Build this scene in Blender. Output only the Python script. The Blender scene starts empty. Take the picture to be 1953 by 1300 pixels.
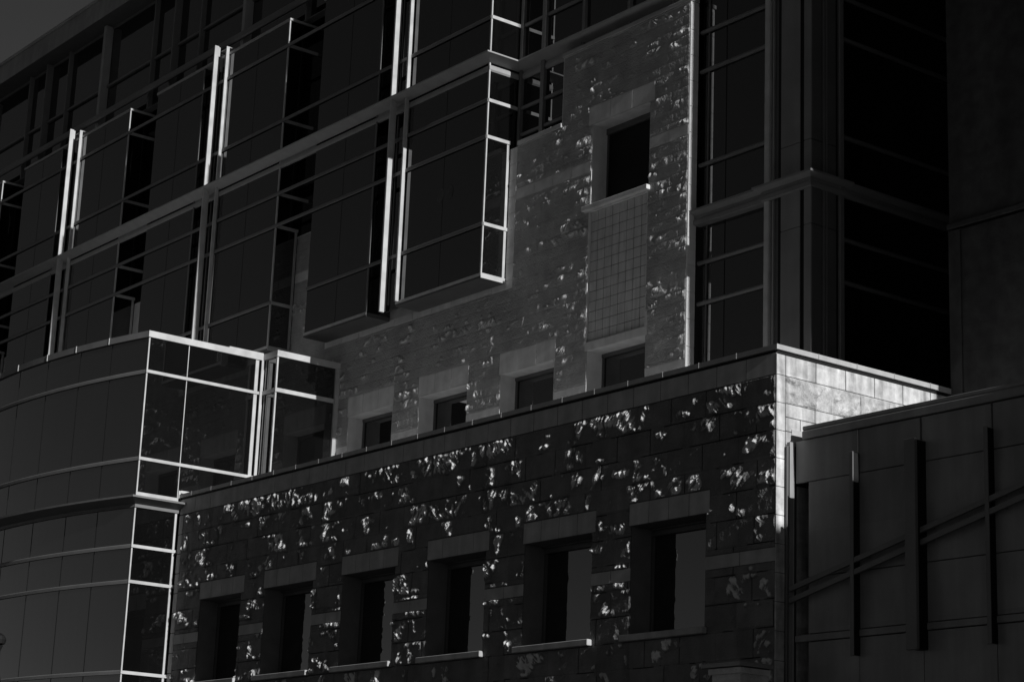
import bpy, math, random
import numpy as np
from mathutils import Matrix, Vector

# ------------------------------------------------------------------ camera, sky, sun, exposure
sc = bpy.context.scene
sc.render.resolution_x, sc.render.resolution_y = 1024, 681
R = [[0.61297872, 0.78919521, 0.03778891], [-0.18052878, 0.18646125, -0.96573369], [-0.76919857, 0.58515222, 0.25676922]]
cam_d = bpy.data.cameras.new('camera'); cam = bpy.data.objects.new('camera', cam_d); sc.collection.objects.link(cam)
right, down, fwd = (Vector(r) for r in R)
m = Matrix(((right.x, -down.x, -fwd.x), (right.y, -down.y, -fwd.y), (right.z, -down.z, -fwd.z))).to_4x4()
m.translation = Vector((30.85195911, -30.63627506, -11.60065815))
cam.matrix_world = m
cam_d.sensor_width = 36.0; cam_d.lens = 3955.27 / 1953.0 * 36.0
cam_d.clip_start = 0.5; cam_d.clip_end = 5000
sc.camera = cam

SUN_ELEV, SUN_AZ = 21.3, -0.58          # azimuth measured from +X, negative = towards -Y
EXPOSURE = -0.25
w = bpy.data.worlds.new('World'); sc.world = w; w.use_nodes = True
nt = w.node_tree; bg = nt.nodes['Background']
sky = nt.nodes.new('ShaderNodeTexSky'); sky.sky_type = 'NISHITA'; sky.sun_disc = False
sky.sun_elevation = math.radians(SUN_ELEV); sky.sun_rotation = math.radians(90 - SUN_AZ)
sky.altitude = 1400; sky.air_density = 0.5; sky.dust_density = 0.2
sep = nt.nodes.new('ShaderNodeSeparateColor')       # monochrome, red-filtered photograph
nt.links.new(sky.outputs[0], sep.inputs[0]); nt.links.new(sep.outputs[0], bg.inputs[0])
bg.inputs[1].default_value = 0.05
sl = bpy.data.lights.new('sun', 'SUN'); sl.energy = 5.0; sl.angle = math.radians(0.5); sl.color = (1, 1, 1)
sun = bpy.data.objects.new('sun', sl); sc.collection.objects.link(sun)
e, a = math.radians(SUN_ELEV), math.radians(SUN_AZ)
sd = Vector((math.cos(e) * math.cos(a), math.cos(e) * math.sin(a), math.sin(e)))
sun.rotation_euler = sd.to_track_quat('Z', 'Y').to_euler(); sun.location = sd * 80
sc.view_settings.view_transform = 'Standard'; sc.view_settings.look = 'None'
sc.view_settings.exposure = EXPOSURE; sc.view_settings.gamma = 1
sc.cycles.max_bounces = 6

random.seed(4); rng = np.random.default_rng(7)

# ------------------------------------------------------------------ materials
def mat(name, base, rough=.6, spec=.5, metal=0., ior=None, noise=None, streak=None, bump=None, blocks=None, peak=None):
    mt = bpy.data.materials.new(name); mt.use_nodes = True
    n = mt.node_tree.nodes; l = mt.node_tree.links; b = n['Principled BSDF']
    b.inputs['Roughness'].default_value = rough; b.inputs['Metallic'].default_value = metal
    b.inputs['Specular IOR Level'].default_value = spec
    if ior: b.inputs['IOR'].default_value = ior
    b.inputs['Base Color'].default_value = (base, base, base, 1)
    tc = n.new('ShaderNodeTexCoord'); fac = None
    def layer(scale, stretch, lo, hi, detail, prev):
        mp = n.new('ShaderNodeMapping'); mp.inputs['Scale'].default_value = stretch
        l.new(tc.outputs['Object'], mp.inputs[0])
        t = n.new('ShaderNodeTexNoise'); t.inputs['Scale'].default_value = scale; t.inputs['Detail'].default_value = detail
        l.new(mp.outputs[0], t.inputs['Vector'])
        r = n.new('ShaderNodeMapRange'); r.inputs[1].default_value = .3; r.inputs[2].default_value = .7
        r.inputs[3].default_value = lo; r.inputs[4].default_value = hi
        l.new(t.outputs[0], r.inputs[0])
        if prev is None: return r.outputs[0]
        mu = n.new('ShaderNodeMath'); mu.operation = 'MULTIPLY'
        l.new(prev, mu.inputs[0]); l.new(r.outputs[0], mu.inputs[1]); return mu.outputs[0]
    if noise: fac = layer(noise[0], (1, 1, 1), noise[1], noise[2], 5, fac)
    if streak: fac = layer(streak[0], (1, 1, .12), streak[1], streak[2], 4, fac)
    if blocks:   # a tone for each block: white noise on snapped position
        mp = n.new('ShaderNodeVectorMath'); mp.operation = 'SNAP'
        mp.inputs[1].default_value = blocks[0]
        l.new(tc.outputs['Object'], mp.inputs[0])
        wn = n.new('ShaderNodeTexWhiteNoise'); wn.noise_dimensions = '3D'; l.new(mp.outputs[0], wn.inputs[0])
        r = n.new('ShaderNodeMapRange'); r.inputs[3].default_value = blocks[1]; r.inputs[4].default_value = blocks[2]
        l.new(wn.outputs[0], r.inputs[0])
        if fac is None: fac = r.outputs[0]
        else:
            mu = n.new('ShaderNodeMath'); mu.operation = 'MULTIPLY'
            l.new(fac, mu.inputs[0]); l.new(r.outputs[0], mu.inputs[1]); fac = mu.outputs[0]
    if peak:     # proud crests of the rock face painted paler to brighten their sunlit glints
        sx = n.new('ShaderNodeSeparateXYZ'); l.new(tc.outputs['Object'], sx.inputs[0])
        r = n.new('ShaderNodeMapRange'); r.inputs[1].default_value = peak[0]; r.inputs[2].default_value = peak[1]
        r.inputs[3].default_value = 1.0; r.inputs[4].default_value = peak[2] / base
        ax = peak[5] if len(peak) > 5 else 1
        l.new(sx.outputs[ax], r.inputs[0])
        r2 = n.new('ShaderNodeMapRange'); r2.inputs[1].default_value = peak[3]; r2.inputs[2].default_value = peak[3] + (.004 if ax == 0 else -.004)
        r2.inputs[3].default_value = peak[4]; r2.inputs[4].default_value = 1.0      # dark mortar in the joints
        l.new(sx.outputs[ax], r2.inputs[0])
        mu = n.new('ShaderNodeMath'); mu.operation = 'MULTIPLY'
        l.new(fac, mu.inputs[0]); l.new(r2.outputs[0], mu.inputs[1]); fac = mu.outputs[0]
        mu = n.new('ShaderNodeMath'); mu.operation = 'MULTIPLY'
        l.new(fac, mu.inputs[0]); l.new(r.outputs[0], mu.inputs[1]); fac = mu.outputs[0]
    if fac is not None:
        mu = n.new('ShaderNodeMath'); mu.operation = 'MULTIPLY'; mu.inputs[1].default_value = base
        l.new(fac, mu.inputs[0])
        cc = n.new('ShaderNodeCombineColor')
        for i in range(3): l.new(mu.outputs[0], cc.inputs[i])
        l.new(cc.outputs[0], b.inputs['Base Color'])
    if bump:
        t = n.new('ShaderNodeTexNoise'); t.inputs['Scale'].default_value = bump[0]; t.inputs['Detail'].default_value = 6
        l.new(tc.outputs['Object'], t.inputs['Vector'])
        bp = n.new('ShaderNodeBump'); bp.inputs['Strength'].default_value = bump[1]; bp.inputs['Distance'].default_value = bump[2]
        l.new(t.outputs[0], bp.inputs['Height']); l.new(bp.outputs[0], b.inputs['Normal'])
    return mt

M = dict(
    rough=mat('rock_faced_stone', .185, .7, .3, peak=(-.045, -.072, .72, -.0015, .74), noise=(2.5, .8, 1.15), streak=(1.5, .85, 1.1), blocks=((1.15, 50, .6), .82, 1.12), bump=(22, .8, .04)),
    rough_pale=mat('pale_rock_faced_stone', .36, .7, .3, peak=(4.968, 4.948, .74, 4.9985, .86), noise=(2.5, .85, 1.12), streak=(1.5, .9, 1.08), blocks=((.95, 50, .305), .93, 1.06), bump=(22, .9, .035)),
    smooth=mat('dressed_stone', .45, .85, .25, noise=(3, .88, 1.1), streak=(2.2, .78, 1.12), bump=(25, .15, .01)),
    smooth_pale=mat('pale_dressed_stone', .62, .85, .25, noise=(3, .9, 1.1), streak=(2.2, .85, 1.08), bump=(25, .15, .01)),
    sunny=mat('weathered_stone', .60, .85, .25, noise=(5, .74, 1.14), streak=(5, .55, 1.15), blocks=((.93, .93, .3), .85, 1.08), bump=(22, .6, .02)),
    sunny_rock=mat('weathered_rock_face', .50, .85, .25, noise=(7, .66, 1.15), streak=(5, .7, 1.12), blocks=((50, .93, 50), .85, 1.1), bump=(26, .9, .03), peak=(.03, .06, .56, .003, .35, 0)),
    mortar=mat('mortar', .09, .95, .1, noise=(8, .8, 1.1)),
    tile=mat('ceramic_tile', .55, .45, .4, noise=(2, .92, 1.08), streak=(9, .85, 1.08)),
    darkstone=mat('dark_wall_stone', .055, .9, .15, noise=(3, .75, 1.2), streak=(1.4, .8, 1.15), bump=(12, .4, .02)),  # a darker stone by its own colour
    trim=mat('silver_trim', .47, .42, .5, noise=(2.2, .8, 1.12)),
    trimdull=mat('grey_trim', .30, .5, .5, noise=(3, .9, 1.08)),
    trimdark=mat('dark_trim', .10, .5, .5, noise=(3, .9, 1.08)),
    coping=mat('metal_coping', .40, .5, .5, noise=(4, .9, 1.08), streak=(3, .9, 1.08)),
    panel=mat('metal_panel', .275, .42, .4, noise=(.9, .8, 1.15), streak=(3.5, .84, 1.1), blocks=((1.75, 50, 2.03), .92, 1.06)),
    pewter=mat('pewter_fin', .10, .45, .5, noise=(1.2, .9, 1.1)),
    glass=mat('coated_glass', .004, .02, .5, ior=2.1, noise=(.4, .8, 1.2)),
    pane=mat('window_pane', .006, .03, .5, ior=2.5, noise=(.4, .8, 1.2)),
    curved=mat('coated_curved_glass', .01, .05, .5, ior=2.9, noise=(.4, .8, 1.2)),
    pilaster=mat('pilaster_stone', .20, .7, .3, noise=(1, .9, 1.1), streak=(2, .9, 1.08)),
    dim=mat('dim_metal', .09, .6, .3, noise=(1, .9, 1.1)),
    bar=mat('grey_bar', .15, .5, .4, noise=(3, .9, 1.08)),
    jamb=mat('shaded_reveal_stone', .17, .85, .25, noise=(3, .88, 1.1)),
    finface=mat('fin_face', .17, .45, .4, noise=(1.2, .9, 1.1)),
    reflection_oval=mat('painted_glass_reflection', .07, .6, .3, noise=(4, .6, 1.3)),
    black=mat('black_gasket', .01, .6, .2, noise=(5, .9, 1.1)),
    soffit=mat('soffit_panel', .10, .7, .2, noise=(2, .9, 1.1)),
    roof=mat('pale_roof_membrane', .75, .9, .1, noise=(1.5, .85, 1.1)),
    ground=mat('asphalt', .05, .95, .1, noise=(.5, .8, 1.2)),
)

# ------------------------------------------------------------------ mesh helpers
class MB:
    def __init__(s): s.v = []; s.f = []
    def add(s, vs, fs):
        o = len(s.v); s.v += [tuple(p) for p in vs]; s.f += [tuple(i + o for i in q) for q in fs]; return s
    def box(s, x0, x1, y0, y1, z0, z1):
        return s.add([(x0, y0, z0), (x1, y0, z0), (x1, y1, z0), (x0, y1, z0), (x0, y0, z1), (x1, y0, z1), (x1, y1, z1), (x0, y1, z1)],
              [(0, 3, 2, 1), (4, 5, 6, 7), (0, 1, 5, 4), (1, 2, 6, 5), (2, 3, 7, 6), (3, 0, 4, 7)])
    def bev(s, x0, x1, y0, y1, z0, z1, b=.012):
        """box whose vertical and horizontal front edges are chamfered"""
        vs = []
        for z, i in ((z0, b), (z0 + b, 0), (z1 - b, 0), (z1, b)):
            X0, X1, Y0, Y1 = x0 + i, x1 - i, y0 + i, y1 - i
            vs += [(X0 + b, Y0, z), (X1 - b, Y0, z), (X1, Y0 + b, z), (X1, Y1 - b, z), (X1 - b, Y1, z), (X0 + b, Y1, z), (X0, Y1 - b, z), (X0, Y0 + b, z)]
        fs = [tuple(range(7, -1, -1)), tuple(range(24, 32))]
        for k in range(3):
            for j in range(8):
                fs.append((k * 8 + j, k * 8 + (j + 1) % 8, k * 8 + 8 + (j + 1) % 8, k * 8 + 8 + j))
        return s.add(vs, fs)
    def tube(s, p, q, r, n=10, flat=1.0):
        p, q = Vector(p), Vector(q); d = (q - p).normalized()
        u = d.cross(Vector((0, 0, 1))); u = u.normalized() if u.length > .01 else Vector((1, 0, 0)); v = u.cross(d)
        vs = []
        for c in (p, q):
            for i in range(n):
                t = 2 * math.pi * (i + .5) / n
                vs.append(c + u * (r * flat * math.cos(t)) + v * (r * math.sin(t)))
        fs = [(i, (i + 1) % n, n + (i + 1) % n, n + i) for i in range(n)] + [tuple(range(n - 1, -1, -1)), tuple(range(n, 2 * n))]
        return s.add(vs, fs)
    def lathe(s, cx, cy, prof, n=14):
        vs = [(cx + r * math.cos(2 * math.pi * i / n), cy + r * math.sin(2 * math.pi * i / n), z) for r, z in prof for i in range(n)]
        fs = [(k * n + i, k * n + (i + 1) % n, (k + 1) * n + (i + 1) % n, (k + 1) * n + i) for k in range(len(prof) - 1) for i in range(n)]
        fs += [tuple(range(n - 1, -1, -1)), tuple(range((len(prof) - 1) * n, len(prof) * n))]
        return s.add(vs, fs)
    def sweep(s, path, prof):
        """closed profile [(outward, z)...] along an XY path; outward is to the right of travel"""
        n = len(path); P = [Vector(p) for p in path]; rings = []
        for i in range(n):
            d0 = (P[i] - P[i - 1]).normalized() if i else None
            d1 = (P[i + 1] - P[i]).normalized() if i < n - 1 else None
            ds = [d for d in (d0, d1) if d is not None]
            ns = [Vector((d.y, -d.x)) for d in ds]
            nn = sum(ns, Vector((0, 0))).normalized(); k = 1 / max(.3, nn.dot(ns[0]))
            rings.append([(P[i].x + nn.x * o * k, P[i].y + nn.y * o * k, z) for o, z in prof])
        m_ = len(prof); vs = [p for r in rings for p in r]
        fs = [(i * m_ + j, (i + 1) * m_ + j, (i + 1) * m_ + (j + 1) % m_, i * m_ + (j + 1) % m_) for i in range(n - 1) for j in range(m_)]
        fs += [tuple(range(m_ - 1, -1, -1)), tuple(range((n - 1) * m_, n * m_))]
        return s.add(vs, fs)
    def grid_solid(s, xs, zs, y0, y1, holes):
        """slab y0..y1 with rectangular holes through it"""
        xs = sorted(set(xs + [v for h in holes for v in h[:2]])); zs = sorted(set(zs + [v for h in holes for v in h[2:]]))
        def solid(i, j):
            if not (0 <= i < len(xs) - 1 and 0 <= j < len(zs) - 1): return False
            cx, cz = (xs[i] + xs[i + 1]) / 2, (zs[j] + zs[j + 1]) / 2
            return not any(h[0] < cx < h[1] and h[2] < cz < h[3] for h in holes)
        for i in range(len(xs) - 1):
            for j in range(len(zs) - 1):
                if not solid(i, j): continue
                a, b, c, d = xs[i], xs[i + 1], zs[j], zs[j + 1]
                s.add([(a, y0, c), (b, y0, c), (b, y0, d), (a, y0, d)], [(0, 1, 2, 3)])
                s.add([(a, y1, c), (b, y1, c), (b, y1, d), (a, y1, d)], [(3, 2, 1, 0)])
                if not solid(i - 1, j): s.add([(a, y0, c), (a, y1, c), (a, y1, d), (a, y0, d)], [(3, 2, 1, 0)])
                if not solid(i + 1, j): s.add([(b, y0, c), (b, y1, c), (b, y1, d), (b, y0, d)], [(0, 1, 2, 3)])
                if not solid(i, j - 1): s.add([(a, y0, c), (b, y0, c), (b, y1, c), (a, y1, c)], [(3, 2, 1, 0)])
                if not solid(i, j + 1): s.add([(a, y0, d), (b, y0, d), (b, y1, d), (a, y1, d)], [(0, 1, 2, 3)])
        return s
    def build(s, name, material, parent=None, **kw):
        me = bpy.data.meshes.new(name); me.from_pydata(s.v, [], s.f); me.update()
        o = bpy.data.objects.new(name, me); sc.collection.objects.link(o); me.materials.append(material)
        attach(o, parent)
        for k, v in kw.items(): o[k] = v
        return o

def attach(o, parent):
    if parent is not None:
        o.parent = parent; o.matrix_parent_inverse = parent.matrix_world.inverted()

def thing(name, label, cat, loc, group=None):
    o = bpy.data.objects.new(name, None); sc.collection.objects.link(o); o.location = loc
    o.matrix_world = Matrix.Translation(loc)
    o['label'] = label; o['category'] = cat
    if group: o['group'] = group
    return o

def B(name, material, parent, *box, bev=False, **kw):
    mb = MB(); (mb.bev if bev else mb.box)(*box); return mb.build(name, material, parent, **kw)

# ---- rock-faced relief -------------------------------------------------
def vnoise(u, v, seed):
    g = np.random.default_rng(seed).random((257, 257))
    iu, iv = np.floor(u).astype(int), np.floor(v).astype(int); fu, fv = u - iu, v - iv
    fu = fu * fu * (3 - 2 * fu); fv = fv * fv * (3 - 2 * fv)
    a = g[iu % 257, iv % 257]; b = g[(iu + 1) % 257, iv % 257]; c = g[iu % 257, (iv + 1) % 257]; d = g[(iu + 1) % 257, (iv + 1) % 257]
    return (a * (1 - fu) + b * fu) * (1 - fv) + (c * (1 - fu) + d * fu) * fv

def rough_sheet(x0, x1, z0, z1, ztop, yplane, step, holes, seed, course=.60, blen=1.15, amp=1.0, sparse=.5, dense=.10, jd=0.):
    nx, nz = int(round((x1 - x0) / step)), int(round((z1 - z0) / step))
    X, Z = np.meshgrid(np.linspace(x0, x1, nx + 1), np.linspace(z0, z1, nz + 1))
    U, V = X - x0 + 40, ztop - Z + 40
    # courses and running-bond joints, slightly wandering
    row = np.floor((ztop - Z) / course).astype(int)
    dz = (ztop - Z) - row * course + .014 * (vnoise(U / .35, V / .5, seed + 12) - .5); dz = np.minimum(dz, course - dz)
    off = (row % 2) * blen * .5 + vnoise(row * 7.3, row * 0 + 3., seed) * .3
    col = np.floor((X + off + 200) / blen).astype(int)
    dx = (X + off + 200) - col * blen; dx = np.minimum(dx, blen - dx)
    edge = np.minimum(dx, dz)
    rb = np.random.default_rng(seed + 5).random((997,))
    blk = rb[(col * 131 + row * 17) % 997]; blk2 = rb[(col * 57 + row * 311) % 997]
    bulge = np.clip(edge / .09, 0, 1) ** .6
    low = vnoise(U / .42, V / .34, seed + 1) * .6 + vnoise(U / .19, V / .15, seed + 2) * .4
    mid = vnoise(U / .11, V / .12, seed + 3)
    th = (blk * .9 + .05) * np.where(blk2 > .5, 1, -1)      # each block's tooling runs its own way
    wob = .05 * vnoise(U / .3, V / .3, seed + 8)
    P1, P2 = U * np.cos(th) + V * np.sin(th) + wob, -U * np.sin(th) + V * np.cos(th) + wob
    rid = 1 - np.abs(2 * vnoise(P1 / .065 + 60, P2 / .21 + 60, seed + 4) - 1)
    fine = vnoise(U / .032, V / .042, seed + 6)
    top = np.clip(1 - (ztop - Z) / .9, 0, 1)
    clus = np.clip((low + .35 * (blk - .5) - sparse + dense * top) * 5.0, 0, 1)
    white = np.random.default_rng(seed + 9).random(X.shape)
    h = .005 + .005 * bulge * blk2 + .005 * mid * bulge + .003 * white
    h = h + clus * bulge * (.004 + .070 * rid ** 1.5 * (.25 + .75 * mid) * (.4 + low) + .030 * fine * (.4 + .6 * white))
    h = np.where(edge < .013, h * jd, h) * amp
    h = np.where((ztop - Z < .035) & (blk2 > .35), np.maximum(h, .022 + .01 * white), h)
    # holes: drop cells, pull their rims back to the wall plane
    cx, cz = (X[:-1, :-1] + X[1:, 1:]) / 2, (Z[:-1, :-1] + Z[1:, 1:]) / 2
    keep = np.ones_like(cx, bool)
    for a, b, c, d in holes: keep &= ~((cx > a) & (cx < b) & (cz > c) & (cz < d))
    full = np.zeros((nz + 3, nx + 3), bool)[: nz + 2, : nx + 2]; full[1:-1, 1:-1] = keep
    allk = full[:-1, :-1] & full[1:, :-1] & full[:-1, 1:] & full[1:, 1:]
    h = np.where(allk, h, -.004)
    co = np.stack([X, yplane - h, Z], -1).reshape(-1, 3)
    idx = np.arange((nz + 1) * (nx + 1)).reshape(nz + 1, nx + 1)
    q = np.stack([idx[:-1, :-1][keep], idx[:-1, 1:][keep], idx[1:, 1:][keep], idx[1:, :-1][keep]], -1)
    used = np.zeros(len(co), bool); used[q.ravel()] = True
    remap = np.cumsum(used) - 1
    co = co[used]; q = remap[q]
    me = bpy.data.meshes.new('rock_face')
    me.vertices.add(len(co)); me.vertices.foreach_set('co', co.astype(np.float32).ravel())
    me.loops.add(q.size); me.loops.foreach_set('vertex_index', q.astype(np.int32).ravel())
    me.polygons.add(len(q)); me.polygons.foreach_set('loop_start', np.arange(0, q.size, 4, dtype=np.int32))
    me.update(calc_edges=True)
    return me

def sheet(name, me, material, parent):
    o = bpy.data.objects.new(name, me); sc.collection.objects.link(o); me.materials.append(material); attach(o, parent); return o

def stone_row(x0, x1, z0, z1, yf, yb, n, gap=.012, jitter=0.):
    mb = MB(); xs = [x0 + (x1 - x0) * i / n for i in range(n + 1)]
    for i in range(1, n): xs[i] += random.uniform(-jitter, jitter)
    for i in range(n): mb.bev(xs[i] + (gap / 2 if i else 0), xs[i + 1] - (gap / 2 if i < n - 1 else 0), yf - random.uniform(0, .003), yb, z0 + gap / 2, z1 - gap / 2, .006)
    return mb

# ================================================================== GROUND
g = MB().add([(-3000, -3000, -13.3), (3000, -3000, -13.3), (3000, 3000, -13.3), (-3000, 3000, -13.3)], [(0, 1, 2, 3)]).build('ground', M['ground'])
g['kind'] = 'structure'

# ================================================================== LOWER STONE BLOCK
pod = thing('stone_building', 'low rock-faced stone block with six deep windows and a sunlit end wall', 'building', (-13, 3, -13.3))
PW = [(-4.64, -2.16), (-8.57, -6.02), (-12.58, -10.14), (-16.60, -14.10), (-20.68, -18.10), (-24.41, -22.00)]
WZ0, WZ1 = -5.90, -3.42
holes = [(a, b, WZ0, WZ1) for a, b in PW]
core = MB().grid_solid([-26.12, 0], [-13.3, -.12], 0.0, .70, holes)
core.box(-.70, 0, .701, 9.0, -13.3, -.12)
core.box(-26.12, -25.42, .701, 4.9, -13.3, -.12)
core.build('wall', M['mortar'], pod)
# window openings' reveals in dressed stone
BAND = (-4.68, -4.38)
ex = []
for a, b in PW: ex += [(a, b, WZ0, WZ1), (a - .07, b + .12, WZ1, -2.90), (a - .20, b + .08, WZ0 - .16, WZ0)]
ex += [(-26.2, .1, BAND[0], BAND[1])]
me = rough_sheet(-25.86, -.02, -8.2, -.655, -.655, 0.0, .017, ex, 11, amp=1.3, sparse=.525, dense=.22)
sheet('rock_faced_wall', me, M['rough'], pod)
MB().box(-25.86, -.02, -.012, -.001, -13.3, -8.21).build('plinth', M['rough'], pod)
# quoin strips at both ends
mb = MB(); z = -.66
while z > -13.2:
    mb.bev(-26.12, -25.865, -.02, 0, z - .60, z - .012, .006); z -= .61
mb.build('quoin_strip', M['smooth'], pod)
stone_row(-26.12, 0, -.648, -.165, -.012, -.001, 28, .014).build('parapet_course', M['smooth'], pod)
xs = [-26.12] + sorted([v for w_ in PW for v in w_]) + [-.012]
mb = MB()
for i in range(0, len(xs) - 1, 2):
    r_ = stone_row(xs[i], xs[i + 1], BAND[0], BAND[1], -.010, -.001, max(1, int(round((xs[i + 1] - xs[i]) / .9))), .012); r_.build('string_course', M['smooth'], pod)
for k, (a, b) in enumerate(PW):
    wn = B('window', M['pane'], pod, a, b, .68, .70, WZ0, WZ1)
    n_ = 4
    stone_row(a - .07, b + .12, WZ1, -2.905, -.014, -.001, n_).build('lintel', M['smooth'], wn)
    MB().bev(a - .20, b + .08, -.15, -.001, WZ0 - .15, WZ0 - .005, .012).build('sill', M['smooth'], wn)
    f = MB().box(a + .005, b - .005, .60, .679, WZ1 - .16, WZ1 - .005).box(a + .005, b - .005, .52, .599, WZ1 - .05, WZ1 - .005)
    f.box(a + .005, a + .05, .62, .679, WZ0, WZ1 - .16).box(b - .05, b - .005, .62, .679, WZ0, WZ1 - .16).box(a + .05, b - .05, .62, .679, WZ0, WZ0 + .05)
    f.build('window_frame', M['trimdark'], wn)
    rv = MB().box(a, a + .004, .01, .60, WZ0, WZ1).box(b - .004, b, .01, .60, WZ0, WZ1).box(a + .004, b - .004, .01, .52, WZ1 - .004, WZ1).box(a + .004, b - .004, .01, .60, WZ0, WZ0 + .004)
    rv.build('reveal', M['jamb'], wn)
# end wall (faces +X, sunlit): courses
def ret_course(z0, z1, y0, y1, step_, off=0., xo=.012):
    mb = MB(); y = y0; first = True
    while y < y1 - .02:
        yn = min(y1, (y0 + off) if first and off > 0 else y + step_); first = False
        mb.bev(.001, xo + random.uniform(0, .004), y + .010, yn - .010, z0 + .008, z1 - .008, .008); y = yn
    return mb
rows = [(-.65, -.19, 0, .93, 0, .012), (-1.55, -1.25, 0, .9, 0, .012), (-1.86, -1.55, 0, .9, .45, .012), (-2.16, -1.86, 0, .9, 0, .012)]
for z0, z1, y0, st, off, xo in rows:
    ret_course(z0, z1, .25, 6.0, st, off, xo).build('end_wall_course', M['sunny'], pod)
mb = MB(); z = -2.16
while z > -13.2:
    r_ = ret_course(z - .61, z, .25, .45, .9); mb.add(r_.v, r_.f); z -= .61
mb.build('end_wall_course', M['sunny'], pod)
# corner quoins wrap the arris
mb = MB(); z = -.19; hs = [.46]
while z > -13.2:
    h_ = hs.pop(0) if hs else .61
    mb.bev(-.02 if z > -.3 else -.018, .016, -.016, .243, z - h_ + .006, z - .006, .006); z -= h_
mb.build('corner_quoin', M['sunny'], pod)
# one rock-faced course on the end wall
def rough_return():
    me = rough_sheet(.25, 6.0, -1.25, -.65, -.65, 0., .022, [], 31, blen=.93, amp=1.3, sparse=.45)
    n = len(me.vertices); co = np.empty(n * 3, np.float32); me.vertices.foreach_get('co', co); co = co.reshape(-1, 3)
    new = np.stack([-co[:, 1] + .002, co[:, 0], co[:, 2]], -1); me.vertices.foreach_set('co', new.ravel()); me.update(); return me
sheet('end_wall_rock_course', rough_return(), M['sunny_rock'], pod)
B('coping_gap_shade', M['black'], pod, -26.1, -.02, -.009, -.001, -.163, -.115)  # black strips stand in for the shaded gap under the coping
B('coping_gap_shade', M['black'], pod, .001, .011, -.0005, 6.0, -.188, -.115)
cp = MB().sweep([(-26.16, 0), (0, 0), (0, 9)], [(.07, 0), (-.45, .01), (-.45, -.10), (-.02, -.11), (.065, -.11)])
cp.build('coping', M['coping'], pod)
mb = MB()
for i in range(21): B('coping_joint', M['trimdull'], pod, -25.4 + i * 1.21, -25.385 + i * 1.21, -.076, -.06, -.115, .012)
for i in range(4): B('coping_joint', M['trimdull'], pod, .06, .076, 1.2 + i * 1.21, 1.215 + i * 1.21, -.115, .012)
MB().box(-25.4, -.46, .71, 12, -.75, -.70).build('roof', M['roof'], pod)

# small capped pier at the foot of the stone block
pier = thing('gate_pier', 'pier with a shallow pyramid cap, low against the rock-faced stone wall', 'pier', (-.55, -.55, -13.3))
MB().box(-.98, -.14, -.86, -.06, -13.3, -6.96).build('shaft', M['rough'], pier)
MB().add([(-1.16, -1.0, -6.94), (-.02, -1.0, -6.94), (-.02, -.03, -6.94), (-1.16, -.03, -6.94),
          (-1.16, -1.0, -6.86), (-.02, -1.0, -6.86), (-.02, -.03, -6.86), (-1.16, -.03, -6.86), (-.59, -.5, -6.73)],
         [(3, 2, 1, 0), (0, 1, 5, 4), (1, 2, 6, 5), (2, 3, 7, 6), (3, 0, 4, 7), (4, 5, 8), (5, 6, 8), (6, 7, 8), (7, 4, 8)]).build('cap', M['trimdull'], pier)
MB().box(-1.04, -.08, -.92, -.05, -7.08, -6.961).build('collar', M['rough'], pier)

# ================================================================== UPPER STONE WALL
up = thing('stone_facade', 'pale upper stone wall with a tall window over a tiled panel, under the glass bays', 'building', (-18, 6, -13.3))
YB = 5.0
BW = [(-12.52, -10.05), (-16.48, -13.97), (-20.61, -18.12), (-24.58, -22.07)]
TALL = (-12.55, -10.05, 7.38, 9.83)
holes = [(a, b, .6, 3.10) for a, b in BW] + [TALL, (-12.60, -10.10, 3.35, 7.20)]
co_ = MB().grid_solid([-62, -13.98, -8.44], [-1., 10.12], YB, YB + .30, holes)
co_.box(-13.98, -8.44, YB, YB + .30, 10.121, 12.33)
co_.build('wall', M['smooth_pale'], up)
# deep reveal boxes behind (walls continue to .9)
for a, b, c, d in [(a, b, .6, 3.10) for a, b in BW] + [TALL]:
    rv = MB().grid_solid([a - .3, b + .3], [c - .3, d + .24], YB + .301, YB + .8, [(a, b, c, d)]); rv.build('reveal', M['smooth_pale'], up)
ex = []
for a, b in BW: ex += [(a, b, .6, 3.10), (a - .06, b + .05, 3.10, 3.74)]
ex += [(-60, -28.52, 5.0, 13), TALL, (-12.71, -9.86, 9.83, 10.40), (-12.80, -9.98, 7.20, 7.38), (-12.62, -10.08, 3.10, 7.21), (-31, -8, 8.42, 8.74), (-31, -8, 1.0, 2.14),
       (-26.3, -16.07, 5.68, 13), (-31, -13.97, 10.10, 13)]
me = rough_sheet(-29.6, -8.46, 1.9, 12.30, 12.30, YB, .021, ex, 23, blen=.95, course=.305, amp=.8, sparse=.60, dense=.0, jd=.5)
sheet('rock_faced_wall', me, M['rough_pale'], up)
for x0, x1, n in ((-28.5, -26.32, 2), (-16.05, -12.58, 4), (-10.02, -8.46, 2)):
    stone_row(x0, x1, 8.43, 8.73, YB - .010, YB - .001, n).build('string_course', M['smooth_pale'], up)
mb = stone_row(-26.3, -16.07, 5.69, 5.95, YB - .012, YB - .001, 10)
for i in range(8): mb.bev(-16.43, -16.07, YB - .012, YB - .001, 5.96 + i * .52, 5.96 + i * .52 + .51, .006)
mb.build('bay_surround', M['smooth_pale'], up)
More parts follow.
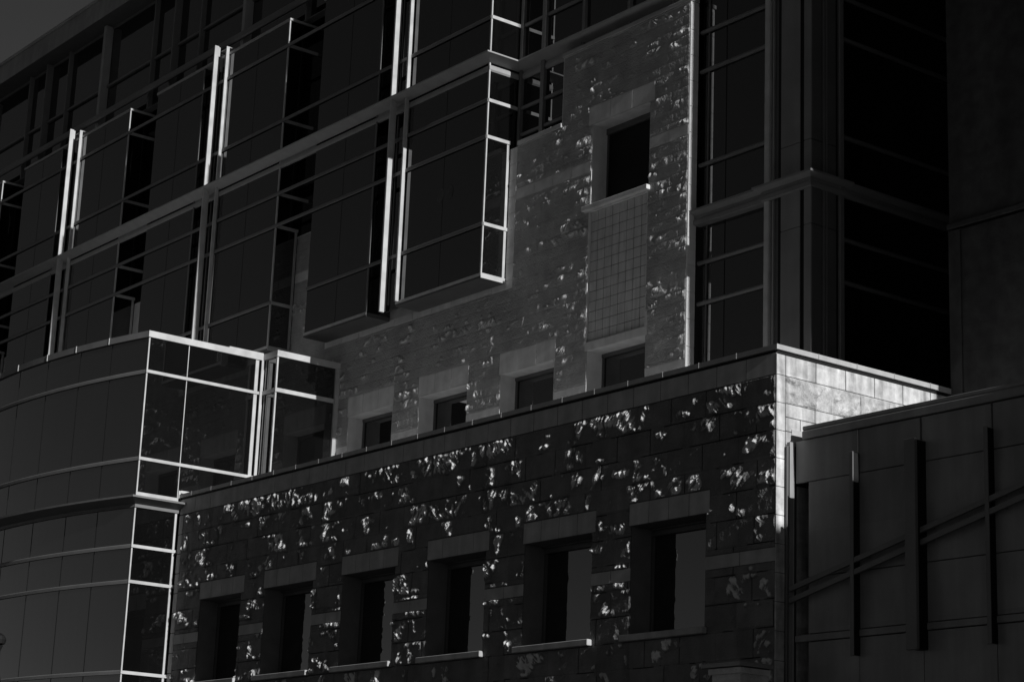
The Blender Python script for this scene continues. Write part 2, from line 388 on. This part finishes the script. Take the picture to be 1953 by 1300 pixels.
# open cornice of the low part and high part
MB().bev(-16.05, -13.95, YB - .06, YB + .3, 10.125, 10.27, .015).build('coping', M['trim'], up)
MB().bev(-14.02, -8.40, YB - .05, YB + .3, 12.335, 12.46, .015).build('coping', M['coping'], up)
mb = MB()
for i in range(15): mb.bev(-8.439, -8.425, YB + .004, YB + .30, 1.0 + i * .75, 1.0 + i * .75 + .738, .004)
mb.build('end_quoin', M['smooth_pale'], up)
wins = []
for k, (a, b) in enumerate(BW):
    wn = B('window', M['glass'], up, a, b, YB + .62, YB + .64, .6, 3.10)
    stone_row(a - .06, b + .05, 3.105, 3.735, YB - .013, YB - .001, 3 if k else 3).build('lintel', M['smooth_pale'], wn) if k else \
        stone_row(a - .06, b + .05, 3.105, 3.345, YB - .006, YB - .001, 3).build('lintel', M['smooth_pale'], wn)
    f = MB().box(a + .003, b - .003, YB + .54, YB + .619, 3.0, 3.097).box(a + .003, a + .05, YB + .56, YB + .619, .6, 3.0).box(b - .05, b - .003, YB + .56, YB + .619, .6, 3.0)
    f.build('window_frame', M['trimdark'], wn)
a, b, c, d = TALL
wn = B('window', M['glass'], up, a, b, YB + .62, YB + .64, c, d)
stone_row(a - .16, b + .19, d + .002, 10.395, YB - .013, YB - .001, 3).build('lintel', M['smooth_pale'], wn)
MB().bev(a - .25, b + .08, YB - .15, YB - .001, 7.22, 7.36, .012).build('sill', M['smooth_pale'], wn)
MB().box(a + .003, b - .003, YB + .52, YB + .619, d - .18, d - .003).box(a + .003, a + .05, YB + .56, YB + .619, c, d - .18).box(b - .05, b - .003, YB + .56, YB + .619, c, d - .18).build('window_frame', M['trimdark'], wn)
# tiled panel
tp = MB(); B('tile_backing', M['mortar'], up, -12.6, -10.1, YB + .101, YB + .14, 3.35, 7.2)
nxs = 8; zt = 7.2; rowz = .2955
for j in range(13):
    for i in range(nxs):
        x0 = -12.6 + i * 2.5 / nxs; z1 = zt - j * rowz
        tp.bev(x0 + .009, x0 + 2.5 / nxs - .009, YB + .085 - random.uniform(0, .004), YB + .10, z1 - rowz + .009, z1 - .009, .004)
tp.build('tile_panel', M['tile'], up)

# ================================================================== GLASS OFFICE BLOCK WITH BAYS
off = thing('office_building', 'dark glass office facade of projecting bays crossed by horizontal bars, with a projecting flat roof', 'building', (-35, 8, -13.3))
YC, YR = 4.10, 5.30
# recess glazing and clerestory glazing
B('recess_glazing', M['glass'], off, -62, -8.46, YR, YR + .05, 10.15, 18.3)
B('clerestory_glazing', M['glass'], off, -80, -20, 4.90, 4.95, 18.06, 23.03)
bx_r = [-16.45, -28.50, -40.50, -52.53]
LV = [17.0, 14.18, 11.47, 10.30]
for k, xr in enumerate(bx_r):
    bay = MB().box(xr - 9.74, xr - 6.05, YC, YR - .001, 6.02, 17.95).box(xr - 4.35, xr, YC, YR - .001, 6.02, 17.95)
    bay = bay.build('bay_window', M['glass'], off)
    B('slot_glazing', M['glass'], bay, xr - 6.049, xr - 4.351, YC + .42, YC + .47, 6.02, 17.95)
    B('soffit', M['soffit'], bay, xr - 9.76, xr - 6.03, YC - .02, YB - .02, 5.88, 6.018)
    B('soffit', M['soffit'], bay, xr - 4.40, xr + .02, YC - .02, YB - .02, 5.88, 6.018)
    MB().box(xr + .0205, xr + .035, YC - .03, YB - .02, 5.875, 6.03).box(xr - 9.76, xr - 6.03, YC - .035, YC - .0205, 5.94, 6.03).box(xr - 4.4, xr + .0205, YC - .035, YC - .0205, 5.94, 6.03).build('bottom_rail', M['trim'], bay)
    # fins of the slot
    MB().box(xr - 4.87, xr - 4.80, YC - .335, YC - .165, 5.74, 18.42).box(xr - 4.865, xr - 4.835, YC - .164, YC - .085, 5.8, 18.40).build('fin', M['trim'], bay)
    MB().box(xr - 4.28, xr - 4.21, YC - .165, YC - .045, 6.0, 18.25).build('fin', M['trim'], bay)
    MB().box(xr - 5.12, xr - 5.08, YC + .16, YC + .20, 6.1, 17.9).build('slot_mullion', M['bar'], bay)
    MB().box(xr - 6.10, xr - 6.02, YC - .03, YC - .002, 6.03, 17.95).build('edge_mullion', M['bar'], bay)
    MB().box(xr - 4.80, xr - 4.23, YC - .06, YC + .40, 18.22, 18.26).build('fin_cap', M['trimdull'], bay)
    MB().box(xr - 4.94, xr - 4.90, YC + .02, YC + .10, 17.5, 18.21).build('fin_bracket', M['trim'], bay)
    MB().box(xr - .04, xr + .022, YC - .03, YC + .015, 6.031, 17.95).build('corner_mullion', M['trim'], bay)
    MB().box(xr + .001, xr + .022, YB - .14, YB - .05, 6.031, 10.24).build('wall_mullion', M['trim'], bay)
    for z in LV + [7.55]:
        yb = YR - .002 if z > 10.5 else YB - .03
        MB().box(xr + .002, xr + .05, YC - .02, yb, z - .052, z + .052).build('transom', M['trim'], bay)
    MB().bev(xr - 9.74, xr + .03, YC - .055, YC - .0005, 7.485, 7.615, .02).build('transom', M['bar'], bay)
    MB().bev(xr - 9.8, xr + .04, YC - .04, YR - .01, 17.951, 18.05, .012).build('bay_cap', M['trimdull'], bay)
    MB().box(xr + .041, xr + .046, YC - .03, YR - .02, 17.96, 18.04).build('cap_edge', M['trim'], bay)
    mb = MB()
    for xj in (xr - 7.9, xr - 2.15): mb.box(xj - .008, xj + .008, YC - .004, YC - .0005, 6.05, 17.9)
    mb.build('glass_joint', M['black'], bay)
def disc(cx, cz, rx, rz, y):
    mb = MB(); k = 20
    ring = [(cx + rx * math.cos(2 * math.pi * i / k), cz + rz * math.sin(2 * math.pi * i / k)) for i in range(k)]
    mb.add([(x, y, z) for x, z in ring] + [(x, y + .003, z) for x, z in ring], [tuple(range(k)), tuple(range(2 * k - 1, k - 1, -1))] + [((i + 1) % k, i, k + i, k + (i + 1) % k) for i in range(k)])
    return mb
for cx in (-18.72, -18.22): disc(cx, 9.0, .16, .23, YC - .0085).build('glass_reflection', M['reflection_oval'], off)  # pale ovals painted for faint reflections in the bay glass
for z in LV:
    MB().bev(-66, -16.42, YC - .055, YC - .0005, z - .068, z + .068, .02).build('transom', M['bar'], off)
# third of each storey: upper levels continue behind, on the glazing above the stone wall
for z in (14.18, 17.0, 11.47, 10.6):
    MB().bev(-16.36, -8.5, YR - .08, YR - .002, z - .06, z + .06, .02).build('transom', M['bar'], off)
for x, wd in ((-16.34, .12), (-15.25, .16), (-13.36, .10), (-11.3, .10), (-9.4, .10)):
    MB().box(x - wd / 2, x + wd / 2, YR - .12, YR - .001, 10.2, 18.2).build('mullion', M['bar'], off)
for xr in bx_r[1:]:
    MB().box(xr + .9, xr + 1.0, YR - .10, YR - .001, 10.2, 18.2).build('mullion', M['trimdark'], off)
# ledge
prof = [(.40, 12.87), (.40, 12.825), (.0, 12.68), (.0, 12.62), (.035, 12.57), (.035, 12.47), (-.0, 12.42), (-.06, 12.42), (-.06, 12.87)]
prof = prof[::-1]
lg = MB().sweep([(-66, YC), (-16.45, YC), (-16.45, YR - .04), (-8.46, YR - .04)], prof).build('ledge', M['trimdull'], off)
# beam, posts, clerestory
MB().bev(-80, -20, 4.36, 4.52, 18.64, 18.93, .05).build('beam', M['finface'], off)
MB().box(-80, -20, 4.60, 4.9, 18.05, 18.09).build('beam_shelf', M['soffit'], off)
for xc in (-20.9, -32.72, -44.53, -56.4):
    MB().bev(xc - .10, xc + .10, 4.53, 4.899, 18.10, 23.03, .02).build('column', M['trimdull'], off)
for xm in (-52.14, -48.19, -40.35, -36.38, -28.5, -24.6):
    MB().box(xm - .045, xm + .045, 4.70, 4.899, 18.10, 23.03).build('mullion', M['bar'], off)
for xm in (-50.2, -38.42, -26.6):
    MB().box(xm - .05, xm + .05, 4.60, 4.899, 18.10, 23.03).build('mullion', M['bar'], off)
MB().box(-80, -20, 4.80, 4.899, 20.28, 20.38).build('transom', M['bar'], off)
MB().box(-80, -20, 4.85, 4.899, 22.93, 23.03).build('head_rail', M['bar'], off)
MB().box(-90, -8, 4.05, 16, 23.035, 23.20).build('soffit', M['soffit'], off)
MB().sweep([(-90, 4.05), (-8, 4.05), (-8, 16)], [(.06, 24.08), (-.3, 24.08), (-.3, 23.201), (-.002, 23.201), (-.002, 23.03), (.03, 23.03), (.03, 23.50), (.0, 23.52), (.0, 23.92), (.06, 23.94)][::-1]).build('roof_fascia', M['panel'], off)
MB().box(-89, -8.2, 4.4, 16, 24.0, 24.05).build('roof', M['roof'], off)
MB().box(-62, -8.6, YR + .3, 16, 6.0, 23.0).build('back_wall', M['black'], off)

# ================================================================== CURVED GLASS WING
cw = thing('glass_pavilion', 'curved glass wing with bright metal frames on its sunlit end, left of the stone block', 'building', (-30, 2, -13.3))
def arc(x): return -2.50 + .0170 * (x + 33.7) ** 2
XA = [-46 + i * .45 for i in range(44)]
pts = [(x, arc(x)) for x in XA if x < -26.4] + [(-26.17, arc(-26.17))]
YD = 2.58
full = pts + [(-26.17, YD)]
def strip(path, z0, z1, o=0.):
    mb = MB(); mb.sweep(path, [(o, z0), (o, z1), (o - .06, z1), (o - .06, z0)]); return mb
strip(pts[:-1] + [(-26.172, arc(-26.17))], -13.3, 4.80).build('curved_glazing', M['curved'], cw)
B('end_glazing', M['glass'], cw, -26.23, -26.17, arc(-26.17) + .003, YD, -13.3, 4.80)
CP = [(.07, 5.0), (.07, 4.80), (-.3, 4.80), (-.3, 5.0)][::-1]
ye0 = arc(-26.17)
MB().sweep(pts, CP).build('coping', M['finface'], cw)  # same metal as the end coping, darkened for the shade on the front
MB().box(-26.45, -26.10, ye0 - .07, YD, 4.798, 5.001).build('end_coping', M['trim'], cw)
mb = MB()
for x in (-35.17, -33.56, -31.5, -29.75, -28.0): B('coping_joint', M['trim'], cw, x - .010, x + .010, arc(x) - .088, arc(x) - .03, 4.80, 5.01)
MB().box(-26.45, -26.12, 1.3, YD, 5.002, 5.045).build('coping_cap', M['trim'], cw)
for z in (3.70, .93, -1.80, -2.89, -5.63, -8.4):
    ye = YD if z > 0 else -.02
    MB().sweep(pts, [(.05, z + .03), (.02, z + .062), (-.02, z + .062), (-.02, z - .062), (.05, z - .062)][::-1]).build('transom', M['finface'], cw)  # front bars darkened too, their shade put into the colour
    MB().box(-26.169, -26.11, ye0 - .05, ye, z - .048, z + .048).build('end_transom', M['trim'], cw)
MB().sweep([(-26.17, arc(-26.17)), (-26.17, -.02)], [(.03, -.12), (.03, -.24), (-.02, -.24), (-.02, -.12)]).build('transom', M['trim'], cw)
MB().sweep(pts + [(-26.17, .06)], [(.42, -.30), (.42, -.36), (.05, -.50), (.05, -.60), (-.02, -.60), (-.02, -.27)][::-1]).build('ledge', M['bar'], cw)
for x in (-43.4, -41.4, -39.4, -37.4, -35.35, -33.5, -31.5, -29.55, -27.9):
    d = .034 * (x + 33.7); L_ = math.hypot(1, d); ux, uy = 1 / L_, d / L_
    y = arc(x); hw = .012; o = .006
    ps = [(x - ux * hw + uy * o, y - uy * hw - ux * o), (x + ux * hw + uy * o, y + uy * hw - ux * o), (x + ux * hw, y + uy * hw), (x - ux * hw, y - uy * hw)]
    MB().add([(p[0], p[1], -13.2) for p in ps] + [(p[0], p[1], 4.79) for p in ps], [(0, 1, 5, 4), (1, 2, 6, 5), (3, 0, 4, 7), (4, 5, 6, 7)]).build('glass_joint', M['black'], cw)
ya = arc(-26.17)
MB().box(-26.2, -26.145, ya - .03, ya + .015, -.23, 4.79).box(-26.2, -26.145, ya - .03, ya + .015, -13.2, -.62).build('corner_mullion', M['trim'], cw)
MB().box(-26.169, -26.155, -.14, -.115, -.22, 4.79).build('thin_mullion', M['trim'], cw)
MB().box(-26.169, -26.135, -.17, -.10, -13.2, -.62).build('mullion', M['trim'], cw)
MB().box(-26.169, -26.14, -.10, -.03, -.23, .12).box(-26.169, -26.13, -.03, .6, .05, .13).build('mullion', M['trim'], cw)
MB().box(-26.169, -26.14, 2.32, 2.44, .1, 4.79).build('mullion', M['trim'], cw)
MB().box(-26.10, -26.06, YD - .08, YD + .02, .1, 4.79).build('mullion', M['trim'], cw)
# second, set-forward piece
B('rear_glazing', M['glass'], cw, -26.165, -25.36, YD + .06, YD + .10, -.6, 4.80)
B('rear_end_glazing', M['glass'], cw, -25.36, -25.30, YD + .061, 4.83, -.6, 4.80)
MB().box(-25.97, -25.94, YD + .02, YD + .059, .1, 4.79).build('mullion', M['trimdull'], cw)
MB().box(-25.35, -25.275, YD + .02, YD + .075, .1, 4.79).build('corner_mullion', M['trim'], cw)
MB().sweep([(-26.1, YD + .06), (-25.30, YD + .06), (-25.30, 4.99)], [(.07, 5.0), (.07, 4.80), (-.3, 4.80), (-.3, 5.0)][::-1]).build('coping', M['trim'], cw)
MB().sweep([(-26.1, YD + .06), (-25.30, YD + .06), (-25.30, 4.82)], [(.06, 3.765), (.06, 3.635), (-.01, 3.635), (-.01, 3.765)][::-1]).build('transom', M['trim'], cw)
MB().box(-25.45, -25.22, 4.835, 4.99, -.6, 4.79).build('end_pier', M['smooth'], cw)
MB().add([(p[0], p[1] + .3, 4.9) for p in pts[:-1]] + [(-26.4, 4.95, 4.9), (-46, 4.95, 4.9)], [tuple(range(len(pts) + 1))]).build('roof', M['roof'], cw)
# dim interior structure seen beyond the end glazing is reflection only

# ================================================================== CORNER TOWER
tw = thing('glass_tower', 'dark glazed corner tower with a fluted corner pilaster, rising behind the sunlit parapet', 'tower', (-6, 8, -13.3))
ZT = 24.
B('front_glazing', M['glass'], tw, -8.42, -5.58, 5.44, 5.50, -1, ZT)
B('side_glazing', M['glass'], tw, -4.16, -4.10, 6.3, 12, -1, ZT)
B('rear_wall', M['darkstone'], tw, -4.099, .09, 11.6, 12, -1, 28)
for z in (20.3, 17.5, 14.3, 11.47, 10.31, 7.60, 4.83, 3.70):
    MB().tube((-8.41, 5.39, z), (-5.7, 5.39, z), .06).build('transom', M['bar'], tw)
    MB().tube((-4.05, 6.35, z - .1), (-4.05, 12, z - .1), .06).build('transom', M['pewter'], tw)
MB().box(-7.46, -7.43, 5.434, 5.4395, -1, ZT).build('glass_joint', M['black'], tw)
MB().box(-8.14, -8.10, 5.40, 5.439, -1, ZT).build('mullion', M['trimdark'], tw)
pil = MB()
pil.box(-5.22, -4.06, 5.20, 6.28, -1, ZT)
pil.build('corner_pilaster', M['black'], tw)
for yy in (5.60, 5.70): MB().box(-4.029, -4.005, yy, yy + .04, -1, ZT).build('side_rib', M['bar'], tw)
MB().bev(-5.74, -5.56, 5.18, 5.439, -1, ZT, .02).build('edge_post', M['trim'], tw)
MB().box(-5.55, -5.23, 5.30, 5.5, -1, ZT).build('flute', M['trimdark'], tw)
MB().box(-5.48, -5.44, 5.24, 5.299, -1, ZT).build('flute_rib', M['trimdull'], tw)
def stack(x0, x1, y0, y1, material, name):
    mb = MB(); zz = [-1, 4.9, 7.15, 12.2, 17.2, 24]
    for i in range(len(zz) - 1): mb.bev(x0, x1, y0, y1, zz[i] + .008, zz[i + 1] - .008, .008)
    mb.build(name, material, tw)
stack(-5.10, -4.42, 5.165, 5.199, M['pilaster'], 'pilaster_panel')
stack(-4.27, -4.02, 5.155, 5.199, M['pilaster'], 'pilaster_panel')
stack(-4.059, -4.02, 5.20, 5.55, M['dim'], 'pilaster_panel')
stack(-4.059, -4.03, 5.58, 6.08, M['dim'], 'pilaster_panel')
MB().bev(-4.2, -3.98, 6.17, 6.34, -1, ZT, .02).build('edge_post', M['bar'], tw)
prof = [(.20, 6.25), (.20, 6.19), (.02, 6.12), (.02, 6.02), (.05, 5.99), (.05, 5.88), (-.06, 5.86), (-.06, 6.28)][::-1]
MB().sweep([(-8.41, 5.24), (-5.74, 5.24), (-5.74, 5.14), (-4.02, 5.14), (-4.02, 6.35), (-4.10, 6.36), (-4.10, 12)], prof).build('ledge', M['finface'], tw)
MB().box(-8.41, -5.75, 5.25, 5.439, 5.86, 6.22).build('ledge_back', M['bar'], tw)
MB().box(-8.4, -4.3, 5.6, 12, -1, ZT - .1).build('back_wall', M['black'], tw)

# ================================================================== DARK STONE BLOCK (right)
ds = thing('dark_stone_building', 'tall dark stone wall at the right edge, behind the metal-panelled wing', 'building', (10, 9, -13.3))
mb = MB(); z = -13.3
zs_ = [-13.3] + [-1.0 + i * .61 for i in range(8)] + [3.80]
for i in range(len(zs_) - 1):
    mb.bev(.10, 40.0, 5.60, 12, zs_[i] + .001, zs_[i + 1] - .001, .004)
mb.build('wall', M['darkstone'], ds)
mb = MB()
for i in range(20): mb.bev(.10, 40.0, 5.55, 12, 3.95 + i * 1.2 + .001, 3.95 + (i + 1) * 1.2 - .001, .004)
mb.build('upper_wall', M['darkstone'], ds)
MB().box(.12, 39.9, 5.62, 11.9, -13.3, 27.9).build('wall_core', M['black'], ds)
MB().bev(.06, 40.0, 5.48, 5.549, 3.83, 3.96, .015).build('string_course', M['darkstone'], ds)
MB().box(.05, .40, 5.56, 5.599, -1, 3.8).build('corner_strip', M['darkstone'], ds)
MB().bev(9.0, 40, 5.01, 5.47, -1.5, 10.4, .02).build('shade_caster_pier', M['darkstone'], ds)  # unseen piers, added and stepped to keep sun off the tower and stone edge
MB().bev(8.9, 40, 4.87, 5.47, 10.401, 28, .02).build('shade_caster_pier', M['darkstone'], ds)

# ================================================================== METAL-PANELLED WING
mw = thing('metal_clad_wing', 'dark metal-panelled wing with upright fins and a sloping double rail, right of the stone block', 'building', (6, 3, -13.3))
YW = .45
fx = [1.93, 3.62, 5.42, 7.2, 8.95, 10.7, 12.5, 14.3]
rowsz = [(-3.0, -2.08, .125), (-5.02, -3.0, .50), (-6.20, -5.02, .50), (-8.3, -6.36, .50), (-10.4, -8.35, .5), (-13.3, -10.45, .5)]
pan = MB()
for z0, z1, xs0 in rowsz:
    xs = [xs0] + fx
    for i in range(len(xs) - 1): pan.bev(xs[i] + .008, xs[i + 1] - .008, YW - random.uniform(0, .004), YW + .05, z0 + .008, z1 - .008, .006)
pan.build('wall_panel', M['panel'], mw)
MB().box(.5, 14.4, YW + .051, 5.4, -13.3, -1.95).box(.125, .5, YW + .051, 5.4, -3.0, -2.1).build('wall', M['black'], mw)
MB().bev(.36, 14.4, YW - .06, YW + .5, -2.07, -1.90, .01).box(.36, 14.4, YW - .02, YW + .5, -1.899, -1.87).bev(.36, 14.4, YW - .045, YW + .5, -1.869, -1.79, .01).build('coping', M['panel'], mw)
MB().bev(.14, 14.4, YW - .03, YW + .05, -6.35, -6.21, .01).build('base_rail', M['panel'], mw)
MB().box(.0175, .03, YW - .02, 1.15, -2.09, -1.80).build('flashing', M['trim'], mw)
MB().box(.001, .10, .30, .40, -13.3, -2.10).build('jamb_post', M['trimdull'], mw)
MB().box(.001, .110, .401, .425, -13.3, -2.10).build('jamb_trim', M['trim'], mw)
MB().box(.001, .02, .60, 1.3, -13.3, -3.01).build('slot_lining', M['sunny'], mw)
MB().tube((.07, .25, -13.3), (.07, .25, -2.2), .035).build('downpipe', M['trimdark'], mw)
for i, x in enumerate(fx):
    hw, y0, y1 = (.14, .08, .17) if i == 1 else (.05, .22, .25)
    f = MB().bev(x - hw, x + hw, y0, y1, -6.76, -2.58, .008).build('fin', M['finface'], mw)
    MB().box(x - hw + .025, x + hw - .025, y1 + .0005, YW - .006, -6.74, -2.6).build('fin_web', M['black'], f)  # web coloured black to give the shade on the fin's side
    MB().box(x - .008, x + .008, YW - .03, YW - .0061, -2.575, -2.1).build('joint_strip', M['trim' if i == 0 else 'trimdark'], mw)
for dz in (0, -.245):
    rl = MB(); x0, z0 = .135, -5.26 + dz; x1, z1 = 14.3, -5.26 + dz + .2353 * (14.3 - .135)
    k = .055
    rl.add([(x0, .24, z0 - k), (x1, .24, z1 - k), (x1, .31, z1 - k), (x0, .31, z0 - k), (x0, .24, z0 + k), (x1, .24, z1 + k), (x1, .31, z1 + k), (x0, .31, z0 + k)],
           [(0, 3, 2, 1), (4, 5, 6, 7), (0, 1, 5, 4), (1, 2, 6, 5), (2, 3, 7, 6), (3, 0, 4, 7)])
    for xb in [v + .3 for v in fx[:-1]]:
        zb = z0 + .2353 * (xb - x0); rl.box(xb - .02, xb + .02, .311, YW - .003, zb - .02, zb + .02)
    rl.build('sloping_rail', M['finface'], mw)
MB().box(.36, 14.3, 1.0, 5.4, -1.94, -1.90).build('roof', M['roof'], mw)

# ================================================================== STREET LAMP at the left edge
lp = thing('street_lamp', 'dark post-top lamp, only its right edge visible at the bottom left corner', 'street lamp', (-25.09, -6, -13.3))
MB().lathe(-25.09, -6, [(.22, -13.3), (.22, -12.9), (.10, -12.6), (.07, -7.0), (.11, -6.6), (.16, -6.35), (.10, -6.15), (.06, -6.0), (.06, -5.5), (.12, -5.35)]).build('pole', M['black'], lp)
MB().lathe(-25.09, -6, [(.05, -5.349), (.17, -5.3), (.20, -5.18), (.15, -5.08), (.03, -5.0)]).build('lamp_head', M['black'], lp)

# ================================================================== NEIGHBOUR (off to the right; its roof line throws the shade across the lower wall)
nb = thing('neighbouring_building', 'plain masonry building across the yard, outside the picture on the right', 'building', (38, -2, -13.3))
SH = 30.0
zt = -3.96 + SH * math.tan(e)
nbw = MB().grid_solid([SH, 46.0], [-13.3, zt], -6.5, 9.0, [])
nbw.build('wall', M['darkstone'], nb)
for i in range(4):
    for j in range(5):
        B('window', M['glass'], nb, SH - .03, SH - .001, -5.2 + i * 3.6, -3.4 + i * 3.6, -11.5 + j * 3.4, -9.3 + j * 3.4)
